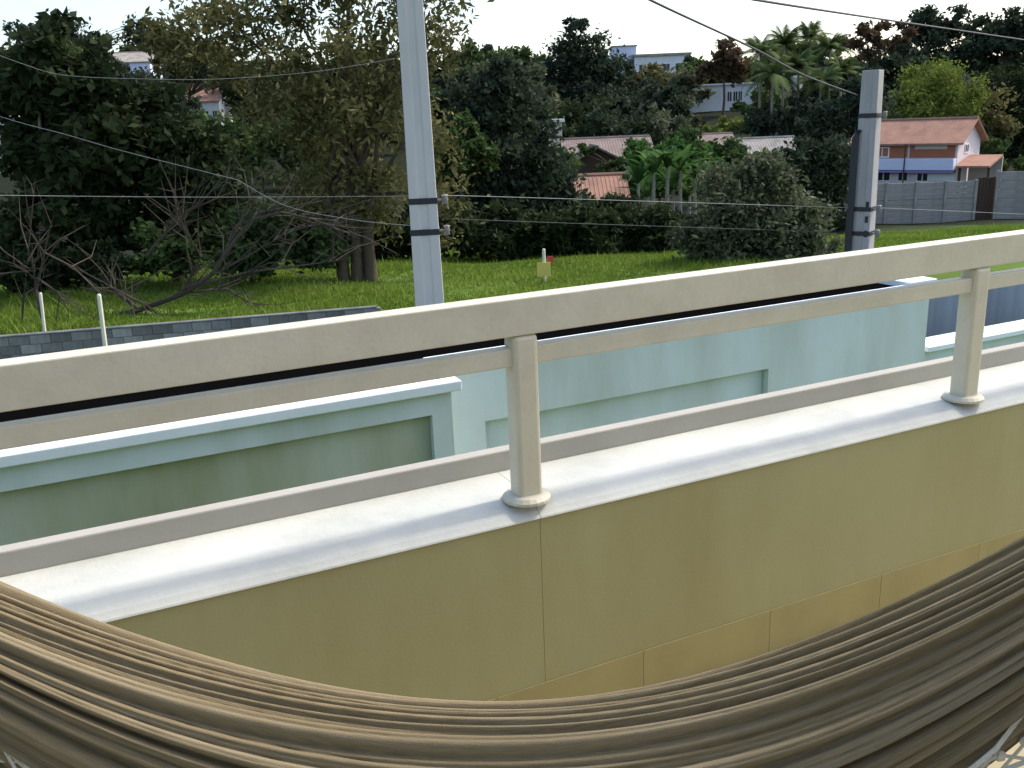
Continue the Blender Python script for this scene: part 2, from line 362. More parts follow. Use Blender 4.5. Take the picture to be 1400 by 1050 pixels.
sg_ = empty('sign_post', (sb.x, sb.y, sg)); tag(sg_, 'small yellow plate on a slim white post in the meadow', 'sign')
MB().tube([(0, 0, -.2), (0, 0, st.z-sg-.02), (0, 0, st.z-sg)], [.05, .045, .03], 8).build('post', M['postwhite'], sg_)
MB().box(-.20, .17, -.07, -.045, st.z-sg-.75, st.z-sg-.36).build('plate', M['yellow'], sg_, bevel=.006)
MB().box(.10, .26, .05, .07, st.z-sg-.40, st.z-sg-.22).build('flag', M['red'], sg_, bevel=.004)

# ------------------------------------------------------------------ houses
def house(name, label, loc, rz, L_, W, H, roof, rh, ov, wallm, roofm, wins=(), floors=None, hip=False, cat='house'):
    e = empty(name, loc, rz); tag(e, label, cat)
    # local x along the front (front face is y = 0), y depth
    mb = MB().box(0, L_, 0, W, -1.5, H)
    if roof == 'gable': mb.add([(0.001, 0, H), (.001, W, H), (.001, W/2, H+rh), (.25, 0, H), (.25, W, H), (.25, W/2, H+rh)], [(0,1,2),(3,5,4),(0,2,5,3),(1,4,5,2)]); mb.add([(L_-.001, 0, H), (L_-.001, W, H), (L_-.001, W/2, H+rh), (L_-.25, 0, H), (L_-.25, W, H), (L_-.25, W/2, H+rh)], [(0,2,1),(3,4,5),(0,3,5,2),(1,2,5,4)])
    mb.build('wall', M[wallm], e)
    t = .16; s = rh/(W/2)
    if roof == 'gable':
        for sg in (0, 1):
            y0, y1 = (-ov, W/2) if sg == 0 else (W+ov, W/2)
            z0, z1 = H - ov*s + .02, H + rh + .02
            mb = MB(); mb.add([(-ov, y0, z0), (L_+ov, y0, z0), (L_+ov, y1, z1), (-ov, y1, z1), (-ov, y0, z0+t), (L_+ov, y0, z0+t), (L_+ov, y1, z1+t), (-ov, y1, z1+t)],
                [(0,3,2,1),(4,5,6,7),(0,1,5,4),(1,2,6,5),(2,3,7,6),(3,0,4,7)] if sg == 0 else [(0,1,2,3),(4,7,6,5),(0,4,5,1),(1,5,6,2),(2,6,7,3),(3,7,4,0)])
            n = max(4, int((L_+2*ov)/.27)); ro = mb.build('roof', M[roofm], e)
            tm = MB()
            for k in range(n+1):      # rows of cover tiles running down the slope
                x = -ov + (L_+2*ov)*k/n
                tm.tube([(x, y0, z0+t), (x, y1, z1+t)], .035, 5)
            tm.build('tile_row', M[roofm], ro)
        MB().tube([(-ov, W/2, H+rh+t+.04), (L_+ov, W/2, H+rh+t+.04)], .14, 6).build('ridge', M[roofm], e)
    elif roof == 'flat':
        MB().box(-ov, L_+ov, -ov, W+ov, H+.003, H+rh).build('roof', M[roofm], e, bevel=.03)
    for (x0, x1, z0, z1, *k) in wins:
        side = k[0] if k else 'f'
        def bx(a0, a1, d0, d1, c0, c1):
            return MB().box(a0, a1, d0, d1, c0, c1) if side == 'f' else MB().box(L_-d1, L_-d0, a0, a1, c0, c1)
        f = MB()
        for q in ((x0-.1, x0, z0-.1, z1+.1), (x1, x1+.1, z0-.1, z1+.1), (x0, x1, z1, z1+.1), (x0, x1, z0-.1, z0), ((x0+x1)/2-.04, (x0+x1)/2+.04, z0, z1)):
            g = bx(q[0], q[1], -.06, .03, q[2], q[3]); f.add(g.v, g.f)
        w = f.build('window', M['white'], e)
        bx(x0, x1, -.012, .02, z0, z1).build('pane', M['glass'], w)
    return e
# red-roofed two-storey house
HL = at(1305, 255, 84)
rz = R(-42)
HX, HY = HL.x - 9.3*math.cos(rz), HL.y - 9.3*math.sin(rz)
G = -7.2
def hz(y, Y=84): return at(1250, y, Y).z - G
h = house('two_storey_house', 'two-storey house with red tiled gable roof above the slab wall', (HX, HY, G), rz, 9.3, 6.6, hz(196), 'gable', 1.75, .55, 'pink', 'rooft',
      [(2.1, 3.2, hz(216), hz(204)), (.6, 1.5, hz(250), hz(238)), (2.3, 3.5, hz(250), hz(238)), (4.3, 5.1, hz(250), hz(238)), (6.0, 6.9, hz(250), hz(240)), (2.0, 3.0, hz(212), hz(202), 'r')])
MB().box(.1, 4.95, -.05, -.004, hz(218), hz(198.5)).build('brick_wall', M['brick'], h)
MB().box(5.15, 9.1, -.05, -.004, hz(218), hz(198.5)).build('brick_wall', M['brick'], h)
MB().box(5.6, 8.4, -.08, -.052, hz(206), hz(200)).build('louvre', M['cream'], h)
MB().box(-.3, 9.28, -.9, -.004, hz(234.5), hz(219)).build('balcony_band', M['bluewhite'], h, bevel=.03)
MB().box(-.3, 9.28, -.86, -.004, hz(238), hz(235.3)).build('trim_band', M['purple'], h)
MB().tube([(5.05, -.95, hz(262)), (5.05, -.95, hz(198))], .06, 6).build('downpipe', M['wood'], h)
MB().box(6.9, 9.28, -.07, -.004, hz(250), hz(239)).build('white_panel', M['white'], h)
lt = MB(); lt.add([(9.4, -.6, hz(231)), (12.2, -.6, hz(231)), (12.2, 3.4, hz(219)), (9.4, 3.4, hz(219)), (9.4, -.6, hz(231)+.15), (12.2, -.6, hz(231)+.15), (12.2, 3.4, hz(219)+.15), (9.4, 3.4, hz(219)+.15)],
    [(0,3,2,1),(4,5,6,7),(0,1,5,4),(1,2,6,5),(2,3,7,6),(3,0,4,7)])
lt.build('porch_roof', M['rooft'], h)
for x in (9.6, 12.0): MB().box(x, x+.2, -.4, -.2, -1, hz(231)).build('porch_post', M['wood'], h)
MB().box(9.4, 12.2, 3.3, 3.5, -1, hz(219)).build('porch_wall', M['cream'], h)
# prefab slab wall in front of it
def slabwall(name, label, p0, p1, zt0, zt1, zb, m, courses, bays):
    P0, P1_ = Vector(p0), Vector(p1); d = P1_-P0; L_ = d.length
    e = empty(name, (P0.x, P0.y, zb), math.atan2(d.y, d.x)); tag(e, label, 'wall')
    H = zt0 - zb; bw = L_/bays; ch = H/courses
    sl_ = None
    for b in range(bays):
        for c in range(courses):
            if sl_ is None: o = sl_ = MB().box(.08, bw-.08, .02, .08, .012, ch-.012).build('slab', M[m], e, bevel=.012, seg=1)
            else: o = sl_.copy(); C.objects.link(o)
            o.location = (b*bw, random.uniform(-.012, .012), c*ch)
    po = None
    for b in range(bays+1):
        if po is None: o = po = MB().box(-.075, .075, -.03, .13, -.6, H+.06).build('post', M[m], e, bevel=.012, seg=1)
        else: o = po.copy(); C.objects.link(o)
        o.location = (b*bw, 0, 0)
    return e
def g3(px, Y): p = at(px, 305, Y); return (p.x, p.y, 0)
slabwall('slab_wall', 'grey prefabricated slab wall below the red-roofed house', g3(1090, 56), g3(1330, 55), at(1260, 250, 55).z, 0, -5.75, 'slab', 8, 6)
slabwall('slab_wall', 'taller grey concrete wall on the far side of the dark gate', g3(1358, 55), g3(1460, 54), at(1380, 234, 55).z, 0, -5.75, 'slab', 6, 2)
gt = empty('gate', g3(1330, 55.3)[:2] + (-5.7,), -.02); tag(gt, 'dark timber gate between the two concrete walls', 'gate')
gw = at(1357, 300, 55.3).x - at(1331, 300, 55.3).x
for k in range(6): MB().box(k*gw/6+.006, (k+1)*gw/6-.006, 0, .05, 0, 2.75 + .02*(k % 3)).build('plank', M['wood'], gt, bevel=.006, seg=1)
for z in (.5, 2.2): MB().box(0, gw, .052, .09, z, z+.14).build('rail', M['wood'], gt)

# hillside houses
def hill_house(label, px0, px1, pt, pb, Y, W, roof, wallm, roofm, wins=(), rz=0, rh=.35, ov=.3, name='hillside_house', cat='house'):
    a, b = at(px0, pb, Y), at(px1, pb, Y); t = at((px0+px1)/2, pt, Y); s = 1/ppm(Y)
    L_ = (b-a).length; zb = min(a.z, b.z)
    H = t.z - zb - (rh if roof != 'flat' else rh)
    ws = [(u0*L_, u1*L_, v0*H, v1*H) for u0, u1, v0, v1 in wins]
    return house(name, label, (a.x, a.y, zb), rz, L_, W, H, roof, rh, ov, wallm, roofm, ws)
hill_house('long white flat-roofed villa with upper windows on the hillside', 947, 1040, 114, 172, 200, 9, 'flat', 'white', 'white', [(.50, .56, .62, .84), (.585, .645, .62, .84), (.66, .71, .62, .84), (.86, .96, .58, .82), (.05, .16, .2, .35), (.22, .33, .2, .35), (.55, .66, .2, .35), (.75, .9, .2, .35)])
hill_house('pale two-level building with stepped roof on the hilltop skyline', 868, 942, 73, 112, 300, 12, 'flat', 'white', 'slab', [(.08, .2, .45, .7), (.3, .42, .45, .7), (.52, .64, .45, .7), (.75, .87, .45, .7)], ov=.6, rh=.7)
hill_house('lilac grey box-shaped building beside the hilltop block', 838, 870, 62, 112, 302, 9, 'flat', 'bluewhite', 'slab', [(.1, .4, .5, .65), (.6, .9, .5, .65)])
hill_house('bluish white house with a dark window on the hillside beyond the big dark tree', 150, 207, 70, 118, 190, 9, 'gable', 'bluewhite', 'slab', [(.1, .35, .45, .68), (.68, .86, .45, .7)], rh=2.0, rz=.1)
hill_house('white house under an orange roof half hidden behind the feathery olive tree', 258, 303, 120, 172, 160, 7, 'gable', 'white', 'rooft', [(.15, .3, .35, .6), (.5, .65, .35, .6), (.78, .9, .35, .6)], rh=2.1)
hill_house('small orange-roofed shed just above the dark hedge', 792, 856, 246, 290, 60, 4.5, 'gable', 'cream', 'rooft', [(.3, .5, .3, .7)], rh=1.25, ov=.25)
hill_house('brown-roofed bungalow with a dark gable beyond the hedge', 778, 890, 192, 238, 92, 8, 'gable', 'cream', 'roofb', [(.1, .2, .3, .7), (.6, .75, .3, .7)], rh=1.7, ov=.5)
qa, qb = at(784, 242, 86), at(850, 242, 86)
house('hillside_house', 'old house with a dark-coloured gable opening facing the meadow above the shed', (qb.x, qb.y, qa.z), R(90), 6, (qb-qa).length, at(817, 221, 86).z - qa.z, 'gable', 1.15, .45, 'wood', 'roofb')  # dark wall colour stands in for the shade inside the open gable
hill_house('white garden wall house edge peeking between the dark trees', 745, 769, 163, 200, 110, 4, 'flat', 'cream', 'white', [(.2, .5, .4, .7)])
hill_house('orange brick cottage behind the bright banana leaves', 955, 1005, 186, 235, 105, 6, 'gable', 'brick', 'roofb', [(.3, .5, .3, .6)], rh=1.2)
hill_house('low house with pale sheet roof behind the grey bush', 1012, 1092, 192, 235, 95, 6, 'gable', 'white', 'slab', [(.2, .35, .3, .6)], rh=1.4)
hill_house('white cottage wall behind the round lime-green tree', 1238, 1292, 166, 200, 115, 5, 'flat', 'white', 'slab', [(.3, .5, .4, .7)])
hill_house('long grey building beyond the very dark tree by the lime-green one', 1345, 1440, 150, 200, 130, 7, 'flat', 'slab', 'slab', [(.1, .2, .3, .6), (.4, .5, .3, .6)])
hill_house('pale little house half hidden by the big dark tree', -30, 28, 140, 210, 75, 5, 'flat', 'cream', 'white', [(.6, .8, .3, .6)])
# water tank on a mast
wt = at(1087, 125, 150); wg = float(gz(wt.x, wt.y))
tk = empty('water_tank', (wt.x, wt.y, wg)); tag(tk, 'white water tank on a tall mast among the palms', 'water tank')
MB().lathe([(.35, 0), (.28, wt.z-wg)], 10).build('mast', M['palebark'], tk)
MB().lathe([(.9, wt.z-wg+.003), (1.15, wt.z-wg+.3), (1.15, wt.z-wg+2.0), (.9, wt.z-wg+2.2), (.2, wt.z-wg+2.35)], 16).build('tank', M['white'], tk)

# ------------------------------------------------------------------ vegetation
def leaf_mesh(name, P, size, tint, m, flat=0., aspect=.5, droop=0.):
    n = len(P)
    d = rng.normal(size=(n, 3)); d[:, 2] = d[:, 2]*(1-flat) - droop
    d /= np.linalg.norm(d, axis=1, keepdims=True)
    u = np.cross(d, rng.normal(size=(n, 3))); u /= np.linalg.norm(u, axis=1, keepdims=True)
    s = (size*rng.uniform(.4, 1.7, n))[:, None]
    V = np.stack([P - d*s*.5, P + u*s*aspect*.5 - d*s*.05, P + d*s*.5, P - u*s*aspect*.5 - d*s*.05], 1).reshape(-1, 3)
    me = bpy.data.meshes.new(name)
    me.vertices.add(4*n); me.vertices.foreach_set('co', V.ravel().astype(np.float32))
    me.loops.add(4*n); me.loops.foreach_set('vertex_index', np.arange(4*n, dtype=np.int32))
    me.polygons.add(n); me.polygons.foreach_set('loop_start', np.arange(0, 4*n, 4, dtype=np.int32)); me.polygons.foreach_set('loop_total', np.full(n, 4, dtype=np.int32))
    a = me.attributes.new('tint', 'FLOAT', 'POINT'); a.data.foreach_set('value', np.repeat(np.clip(tint, 0, 1), 4).astype(np.float32))
    me.materials.append(m); me.update(calc_edges=True)
    return me
def tree(label, Y, blobs, leaf, n, pal, base=None, bark='bark', group=None, flat=.2, clump=.16, name='tree', droop=0., cat='tree', trunk_r=None, ncl=None, dense=.55, depth=.8, aspect=.5, stems=1):
    """blobs: crown lobes (direction x, y, half width, half height in reference pixels) Y metres away"""
    s = 1/ppm(Y); cs = []; rs = []
    for (px, py, rx, ry) in blobs:
        c = at(px, py, Y); cs.append(np.array(c)); rs.append(np.array([rx*s, rx*s*depth, ry*s]))
    cs = np.array(cs); rs = np.array(rs)
    cs[:, 1] += rng.uniform(-.25, .25, len(cs))*rs[:, 0]
    if base is None: bx = cs[:, 0].mean()
    else: bx = at(base, 300, Y).x
    by = Y; bz = float(gz(bx, by))
    e = empty(name, (bx, by, bz)); tag(e, label, cat, group)
    vol = np.prod(rs, 1)**(2/3); pr = vol/vol.sum()
    ncl = ncl or max(20, n//90)
    k = rng.choice(len(cs), ncl, p=pr)
    dv = rng.normal(size=(ncl, 3)); dv /= np.linalg.norm(dv, axis=1, keepdims=True)
    rad = rng.uniform(0, 1, ncl)**.42
    cc = cs[k] + dv*rad[:, None]*rs[k]*(1 - clump*.6)
    ct = np.clip(rng.normal(.5, .2, ncl), 0, 1)
    q = rng.integers(0, ncl, n)
    cr = clump*rs[k].mean(1)*rng.uniform(.6, 1.5, ncl)
    g = rng.normal(size=(n, 3))*np.array([1, 1, .75])
    P = cc[q] + g*cr[q][:, None]*dense*1.6
    P[:, 2] = np.maximum(P[:, 2], gz(P[:, 0], P[:, 1]) + .05)
    tint = ct[q]*.6 + rng.uniform(0, .45, n)
    me = leaf_mesh('crown', P - np.array([bx, by, bz]), leaf, tint, LF[pal], flat, aspect, droop)
    crown = mkobj('crown', me, e)
    # trunk and limbs
    top = cs[:, 2].max() - bz; lowc = (cs[:, 2]).min() - bz
    tr = trunk_r or max(.08, .022*top)
    mb = MB()
    for st_ in range(stems):
        ox = (st_ - (stems-1)/2)*tr*4
        mid = Vector((cs[:, 0].mean() - bx, 0, 0)); hh = max(lowc*.8, top*.3)
        fork = Vector((ox + mid.x*.5, random.uniform(-.2, .2)*tr, hh))
        mb.tube([(ox*.6, 0, -.3), (ox*.6, 0, 0), (ox*.8 + random.uniform(-1, 1)*tr, 0, hh*.5), fork], [tr*1.5, tr*1.25, tr, tr*.85], 7)
        lim = rng.choice(ncl, min(ncl, 14 if stems == 1 else 7), replace=False)
        for li in lim:
            tgt = Vector(cc[li] - np.array([bx, by, bz]))
            m1 = fork.lerp(tgt, .5) + Vector((0, 0, (tgt-fork).length*.1))
            mb.tube([fork, m1, tgt], [tr*.5, tr*.3, tr*.1], 5)
    mb.build('trunk', M[bark], e, smooth=True)
    return e

# --- near trees along the meadow
tree('big dense dark green tree with a pale trunk at the meadow edge', 28, [(75, 95, 72, 70), (25, 150, 60, 80), (105, 190, 80, 85), (60, 270, 80, 75), (130, 110, 40, 45), (120, 310, 65, 70), (20, 330, 50, 60)], .30, 17000, 'dark', base=40, bark='palebark', trunk_r=.16)
tree('tall feathery olive-brown tree reaching above the frame behind the tall pole', 27.5, [(330, 30, 90, 60), (430, -20, 90, 70), (540, 20, 90, 80), (600, 40, 55, 70), (480, 110, 95, 80), (390, 130, 80, 80), (560, 170, 75, 90), (450, 220, 85, 80), (520, 270, 70, 70), (600, 290, 40, 70), (410, 290, 70, 55), (250, 40, 60, 40)], .20, 18000, 'olive', base=482, bark='bark', trunk_r=.17, clump=.26, droop=.5, stems=3, aspect=.4)
tree('dark vine-covered tree between the pale trunk and the olive tree', 29.5, [(215, 190, 75, 80), (270, 240, 70, 80), (200, 290, 80, 75), (300, 310, 80, 60), (170, 150, 50, 50)], .26, 14000, 'dark', base=230)
tree('mid-green shrub behind the dead branches', 27.5, [(350, 330, 80, 45), (230, 345, 70, 40), (440, 335, 60, 40)], .22, 8000, 'mid', name='shrub', cat='shrub', trunk_r=.08)
tree('low dark undergrowth at the foot of the big pale-trunked tree', 27, [(60, 365, 70, 35), (130, 360, 50, 35), (0, 360, 50, 40)], .2, 8000, 'dark', name='undergrowth', cat='shrub', trunk_r=.06)
tree('dark bushy tree just behind the tall concrete pole', 40, [(640, 150, 50, 60), (700, 170, 65, 70), (650, 250, 65, 60), (720, 250, 70, 60), (690, 120, 45, 40), (760, 290, 50, 40)], .28, 16000, 'darkblue', base=690)
tree('fresh green sapling tree close beside the tall pole', 38, [(630, 190, 30, 40), (650, 215, 35, 35), (610, 230, 30, 50)], .24, 4000, 'mid', base=630)
tree('very dark hedge tree behind the trunks of the olive tree', 38, [(420, 315, 60, 45), (500, 318, 60, 42), (560, 318, 55, 42), (330, 310, 60, 45)], .26, 12000, 'dark', base=520, name='hedge_shrub', cat='shrub', trunk_r=.08)
tree('very dark hedge tree between the tall pole and the orange shed', 36, [(640, 315, 60, 45), (720, 320, 70, 42), (790, 315, 60, 45)], .24, 12000, 'dark', base=720, name='hedge_shrub', cat='shrub', trunk_r=.08)
tree('very dark hedge tree below the orange shed', 38, [(840, 318, 60, 42), (900, 318, 60, 42), (780, 330, 50, 30)], .24, 10000, 'dark', base=870, name='hedge_shrub', cat='shrub', trunk_r=.08)
tree('large rounded grey-green bush at the meadow end by the short pole', 29, [(1020, 270, 75, 65), (1075, 300, 70, 60), (965, 310, 55, 50), (1110, 330, 45, 40), (1030, 335, 95, 38), (1050, 235, 45, 40)], .17, 20000, 'grey', base=1040, name='bush', cat='bush', clump=.2, trunk_r=.07)
tree('dark ivy-like thicket between the grey bush and the short pole', 45, [(1120, 250, 50, 60), (1150, 220, 40, 60), (1090, 220, 40, 40), (1145, 300, 40, 40)], .24, 9000, 'darkblue', base=1130)
# banana clump: every leaf a blade of its own
bl = at(905, 280, 56); bgz = float(gz(bl.x, bl.y))
for j, (px, py) in enumerate([(872, 250), (893, 236), (912, 228), (930, 232), (950, 242), (965, 256), (885, 268), (920, 258), (942, 266)]):
    top = at(px, py, 56 + j*.4); g0 = float(gz(top.x, top.y))
    e = empty('banana_plant', (top.x, top.y, g0)); tag(e, 'bright green banana plant with long upright leaves beside the orange shed', 'banana plant', 'banana plants beside the orange shed')
    h0 = top.z - g0
    MB().tube([(0, 0, -.2), (0, 0, h0*.5), (.05, 0, h0)], [.16, .13, .08], 7).build('stem', M['palebark'], e)
    for k in range(11):
        a = k*2.4 + j; ln = random.uniform(1.6, 2.7); up = random.uniform(.6, 1.4)
        pts = []; 
        for q in range(7):
            t = q/6; r_ = ln*t*math.cos(up) + .45*t*t; z = h0 - .1 + ln*(t*math.sin(up) - .28*t*t*t)
            pts.append((r_, z, .20*math.sin(math.pi*min(1, t*.95+.08))**.7))
        vv = []; ca, sa = math.cos(a), math.sin(a)
        for r_, z, w in pts:
            for sgn, dz in ((-1, .08), (0, 0), (1, .08)):
                vv.append((ca*r_ - sa*w*sgn, sa*r_ + ca*w*sgn, z + dz*w/.20))
        ff = [(3*q+c, 3*q+c+1, 3*q+c+4, 3*q+c+3) for q in range(6) for c in range(2)]
        o = MB().add(vv, ff).build('leaf', LF['banana'], e)
        at_ = o.data.attributes.new('tint', 'FLOAT', 'POINT'); at_.data.foreach_set('value', np.full(len(vv), random.uniform(.2, .95), dtype=np.float32))
tree('leafy green tree screening the brown-roofed bungalow', 78, [(880, 215, 32, 22), (925, 212, 35, 22), (905, 235, 45, 25), (960, 225, 30, 25)], .34, 7000, 'bright', base=910)
tree('dark shrub between the old gabled house and the shed', 66, [(765, 225, 28, 30), (785, 250, 18, 14), (745, 250, 35, 30)], .3, 5000, 'mid', base=760, name='shrub', cat='shrub')
tree('green bush half covering the brown tiled bungalow roof', 84, [(865, 208, 26, 16), (835, 232, 22, 10), (800, 205, 14, 10)], .34, 3500, 'mid', base=860, name='bush', cat='bush')
tree('small dark shrub in front of the orange shed', 52, [(800, 278, 25, 16), (850, 282, 30, 16)], .25, 3500, 'dark', name='shrub', cat='shrub', trunk_r=.06)
tree('yellow-green leafy shrub beside the banana plants', 62, [(900, 245, 45, 35), (860, 262, 25, 25), (945, 240, 30, 35)], .3, 5000, 'bright', name='shrub', cat='shrub')
# palms
def palm(label, px, py, Y, fr, rfr, pal='mid'):
    t = at(px, py, Y); g0 = float(gz(t.x, t.y)); H = t.z - g0
    e = empty('palm_tree', (t.x, t.y, g0)); tag(e, label, 'palm', 'palms on the hillside')
    MB().tube([(0, 0, -.5), (.1, 0, H*.5), (0, 0, H)], [.30, .2, .16], 8).build('trunk', M['palebark'], e, smooth=True)
    vv = []; ff = []; tn = []
    for k in range(fr):
        a = rng.uniform(0, 6.28); el = rng.uniform(-.15, 1.35); ln = rfr*rng.uniform(.85, 1.15); tv = rng.uniform(.1, 1)
        ca, sa = math.cos(a), math.sin(a); nst = 16; pr = []
        for q in range(nst+1):
            t = q/nst; rr = ln*t*math.cos(el)*(1 - .1*t) + .5*t*t; zz = H + ln*(t*math.sin(el) - (.35 + .3*math.cos(el))*t**2.1)
            pr.append((rr, zz))
        for q in range(1, nst+1):
            rr, zz = pr[q]; r0, z0 = pr[q-1]; t = q/nst; w = rfr*.24*math.sin(math.pi*min(.97, t*.85 + .12))
            for sg in (-1, 1):
                n0 = len(vv); fr_, dz = w*.55, w*.45
                vv += [(ca*r0, sa*r0, z0), (ca*rr, sa*rr, zz), (ca*(rr+fr_) - sa*w*sg, sa*(rr+fr_) + ca*w*sg, zz - dz)]
                ff.append((n0, n0+1, n0+2)); tn += [tv, tv, min(1, tv + .15)]
    o = MB().add(vv, ff).build('fronds', LF[pal], e)
    q = o.data.attributes.new('tint', 'FLOAT', 'POINT'); q.data.foreach_set('value', np.array(tn, dtype=np.float32))
for px, py, Y in ((1040, 72, 140), (1072, 60, 146), (1108, 52, 150), (1135, 66, 144), (1056, 100, 136), (1092, 92, 140), (1150, 98, 138), (1122, 112, 134)):
    palm('dark feathery palm in the clump before the white skyline', px, py, Y, 26, 4.6)
tree('dark undergrowth below the palm clump', 135, [(1060, 175, 45, 30), (1110, 165, 45, 40), (1150, 180, 35, 40)], .7, 6000, 'darkblue', name='undergrowth', cat='shrub')
# hillside trees
HILL = 'trees on the far hillside'
def ht(label, Y, blobs, pal, n=5000, leaf=None, group=HILL, **k): return tree(label, Y, blobs, leaf or Y*.0052, n, pal, group=group, **k)
ht('tall dark twin-topped tree on the hill beside the skyline building', 210, [(788, 36, 24, 22), (795, 62, 36, 34), (790, 85, 50, 40), (800, 105, 62, 45), (750, 108, 40, 38), (838, 102, 34, 34), (800, 145, 70, 40)], 'darkblue', 14000, .9, ncl=240)
ht('dark spreading tree below the skyline building', 180, [(860, 150, 55, 35), (900, 165, 50, 30), (830, 165, 40, 25)], 'darkblue', 7000)
ht('dull olive tree below the skyline building', 230, [(900, 115, 45, 25), (935, 120, 35, 30), (870, 120, 35, 25)], 'olive', 7000)
ht('brownish tree standing between the skyline building and the palm clump', 190, [(990, 78, 24, 22), (1010, 95, 28, 22), (970, 98, 25, 18)], 'rust', 4000)
ht('low green trees between the skyline building and the palms', 240, [(960, 100, 35, 20), (1000, 105, 35, 20), (1035, 100, 30, 22)], 'mid', 5000)
ht('round lime-green tree above the red tiled roof', 118, [(1275, 112, 50, 32), (1305, 140, 48, 36), (1240, 140, 40, 34), (1270, 160, 70, 28)], 'lime', 15000, .38, depth=.9)
ht('dark thicket on the slope behind the short pole', 165, [(1200, 100, 40, 30), (1230, 90, 40, 25), (1165, 105, 30, 30)], 'darkblue', 5000)
ht('sparse rusty tree behind the top of the short pole', 170, [(1190, 55, 40, 28), (1220, 45, 30, 25), (1170, 75, 30, 22)], 'rust', 2500, clump=.12)
ht('tall dark tree on the skyline above the lime-green tree', 190, [(1270, 40, 45, 30), (1310, 35, 40, 28), (1250, 70, 50, 35), (1310, 75, 55, 35)], 'darkblue', 9000, .85)
ht('tall dark tree on the skyline beyond the very dark tree', 185, [(1370, 40, 45, 28), (1400, 60, 40, 40), (1350, 70, 40, 30)], 'darkblue', 7000, .85)
ht('very dark tree next to the lime-green tree', 125, [(1370, 125, 40, 45), (1405, 150, 45, 60), (1360, 190, 30, 40), (1395, 215, 40, 30)], 'dark', 10000, .55)
ht('dark green tree between the palms and the red-roofed house', 100, [(1150, 200, 40, 45), (1175, 150, 40, 45), (1130, 160, 35, 40), (1190, 125, 25, 30)], 'darkblue', 8000, .5)
ht('shrubby tree beside the porch of the red-roofed house', 98, [(1355, 205, 25, 28), (1380, 225, 30, 20)], 'mid', 3000, .4)
ht('green bush growing behind the banana plants', 80, [(985, 215, 40, 25), (1030, 225, 40, 22), (940, 200, 30, 25)], 'mid', 5000, .4)
ht('yellowish shrub in front of the white villa', 150, [(1010, 168, 30, 14), (985, 175, 25, 12), (1045, 172, 30, 15)], 'lime', 3000, .6)
ht('pale grey shrub beside the white villa', 170, [(920, 150, 28, 22), (940, 175, 28, 18), (905, 185, 30, 15)], 'grey', 4000)
ht('olive tree between the tall pole and the dark twin-topped tree', 150, [(680, 110, 45, 35), (720, 130, 40, 40), (640, 120, 40, 40), (745, 150, 35, 30)], 'grey', 7000, .75)
ht('dark low tree on the skyline beyond the dark bushy tree', 230, [(720, 82, 30, 18), (680, 85, 35, 22), (640, 85, 35, 25)], 'mid', 4000)
ht('dark tree over the brown-roofed bungalow', 120, [(820, 180, 45, 20), (870, 185, 45, 18), (770, 195, 35, 25), (910, 200, 30, 20)], 'dark', 6000, .55)
ht('dark leafy tree partly hiding the bluish white house', 130, [(150, 100, 30, 16), (128, 80, 22, 30), (190, 112, 40, 14)], 'darkblue', 3500, .55)
ht('dark crown on the hill behind the bluish white house', 215, [(110, 60, 50, 25), (200, 50, 45, 25), (40, 45, 40, 22)], 'darkblue', 6000, .9)
ht('mottled yellow-green tree beside the orange-roofed white house', 150, [(260, 75, 45, 30), (320, 95, 40, 35), (222, 118, 40, 16), (215, 78, 18, 30)], 'olive', 6500, .6)
ht('dark green tree below the bluish white house', 140, [(170, 140, 60, 30), (230, 150, 50, 30), (110, 150, 40, 35)], 'darkblue', 7000, .65)
ht('leafy tree below the orange-roofed white house', 110, [(290, 195, 50, 40), (350, 200, 60, 50), (420, 200, 60, 60)], 'mid', 8000, .55)
# rows filling the valley side between the named trees
for i in range(92):
    Y = random.choice([120, 140, 165, 195, 230, 265, 300]); px = -60 + i*16.5 + random.uniform(-12, 12)
    if 930 < px < 1050 and Y < 205: continue
    if 1170 < px < 1345 and Y < 120: continue
    if 830 < px < 950 and Y > 200: Y = 195
    if (140 < px < 310) and Y < 195: Y = 230
    gx = at(px, 160, Y).x; g = float(gz(gx, Y)); hgt = random.uniform(6, 10)
    py0 = 162 - .0414*(px-700) - (g + hgt*.6 - EYE)*ppm(Y); ry = hgt*.5*ppm(Y); rx = ry*random.uniform(.9, 1.3)
    pal = random.choice(['mid', 'darkblue', 'dark', 'grey', 'olive'])
    tree({'mid': 'mid-green', 'darkblue': 'cool dark green', 'dark': 'almost black-green', 'grey': 'greyish green', 'olive': 'olive-brown'}[pal] + ' rounded tree in the wood covering the far hillside', Y, [(px, py0, rx, ry), (px+rx*.6, py0+ry*.3, rx*.7, ry*.7), (px-rx*.6, py0+ry*.35, rx*.7, ry*.7)], Y*.006, 2200, pal, group='wooded hillside, ' + pal + ' trees')

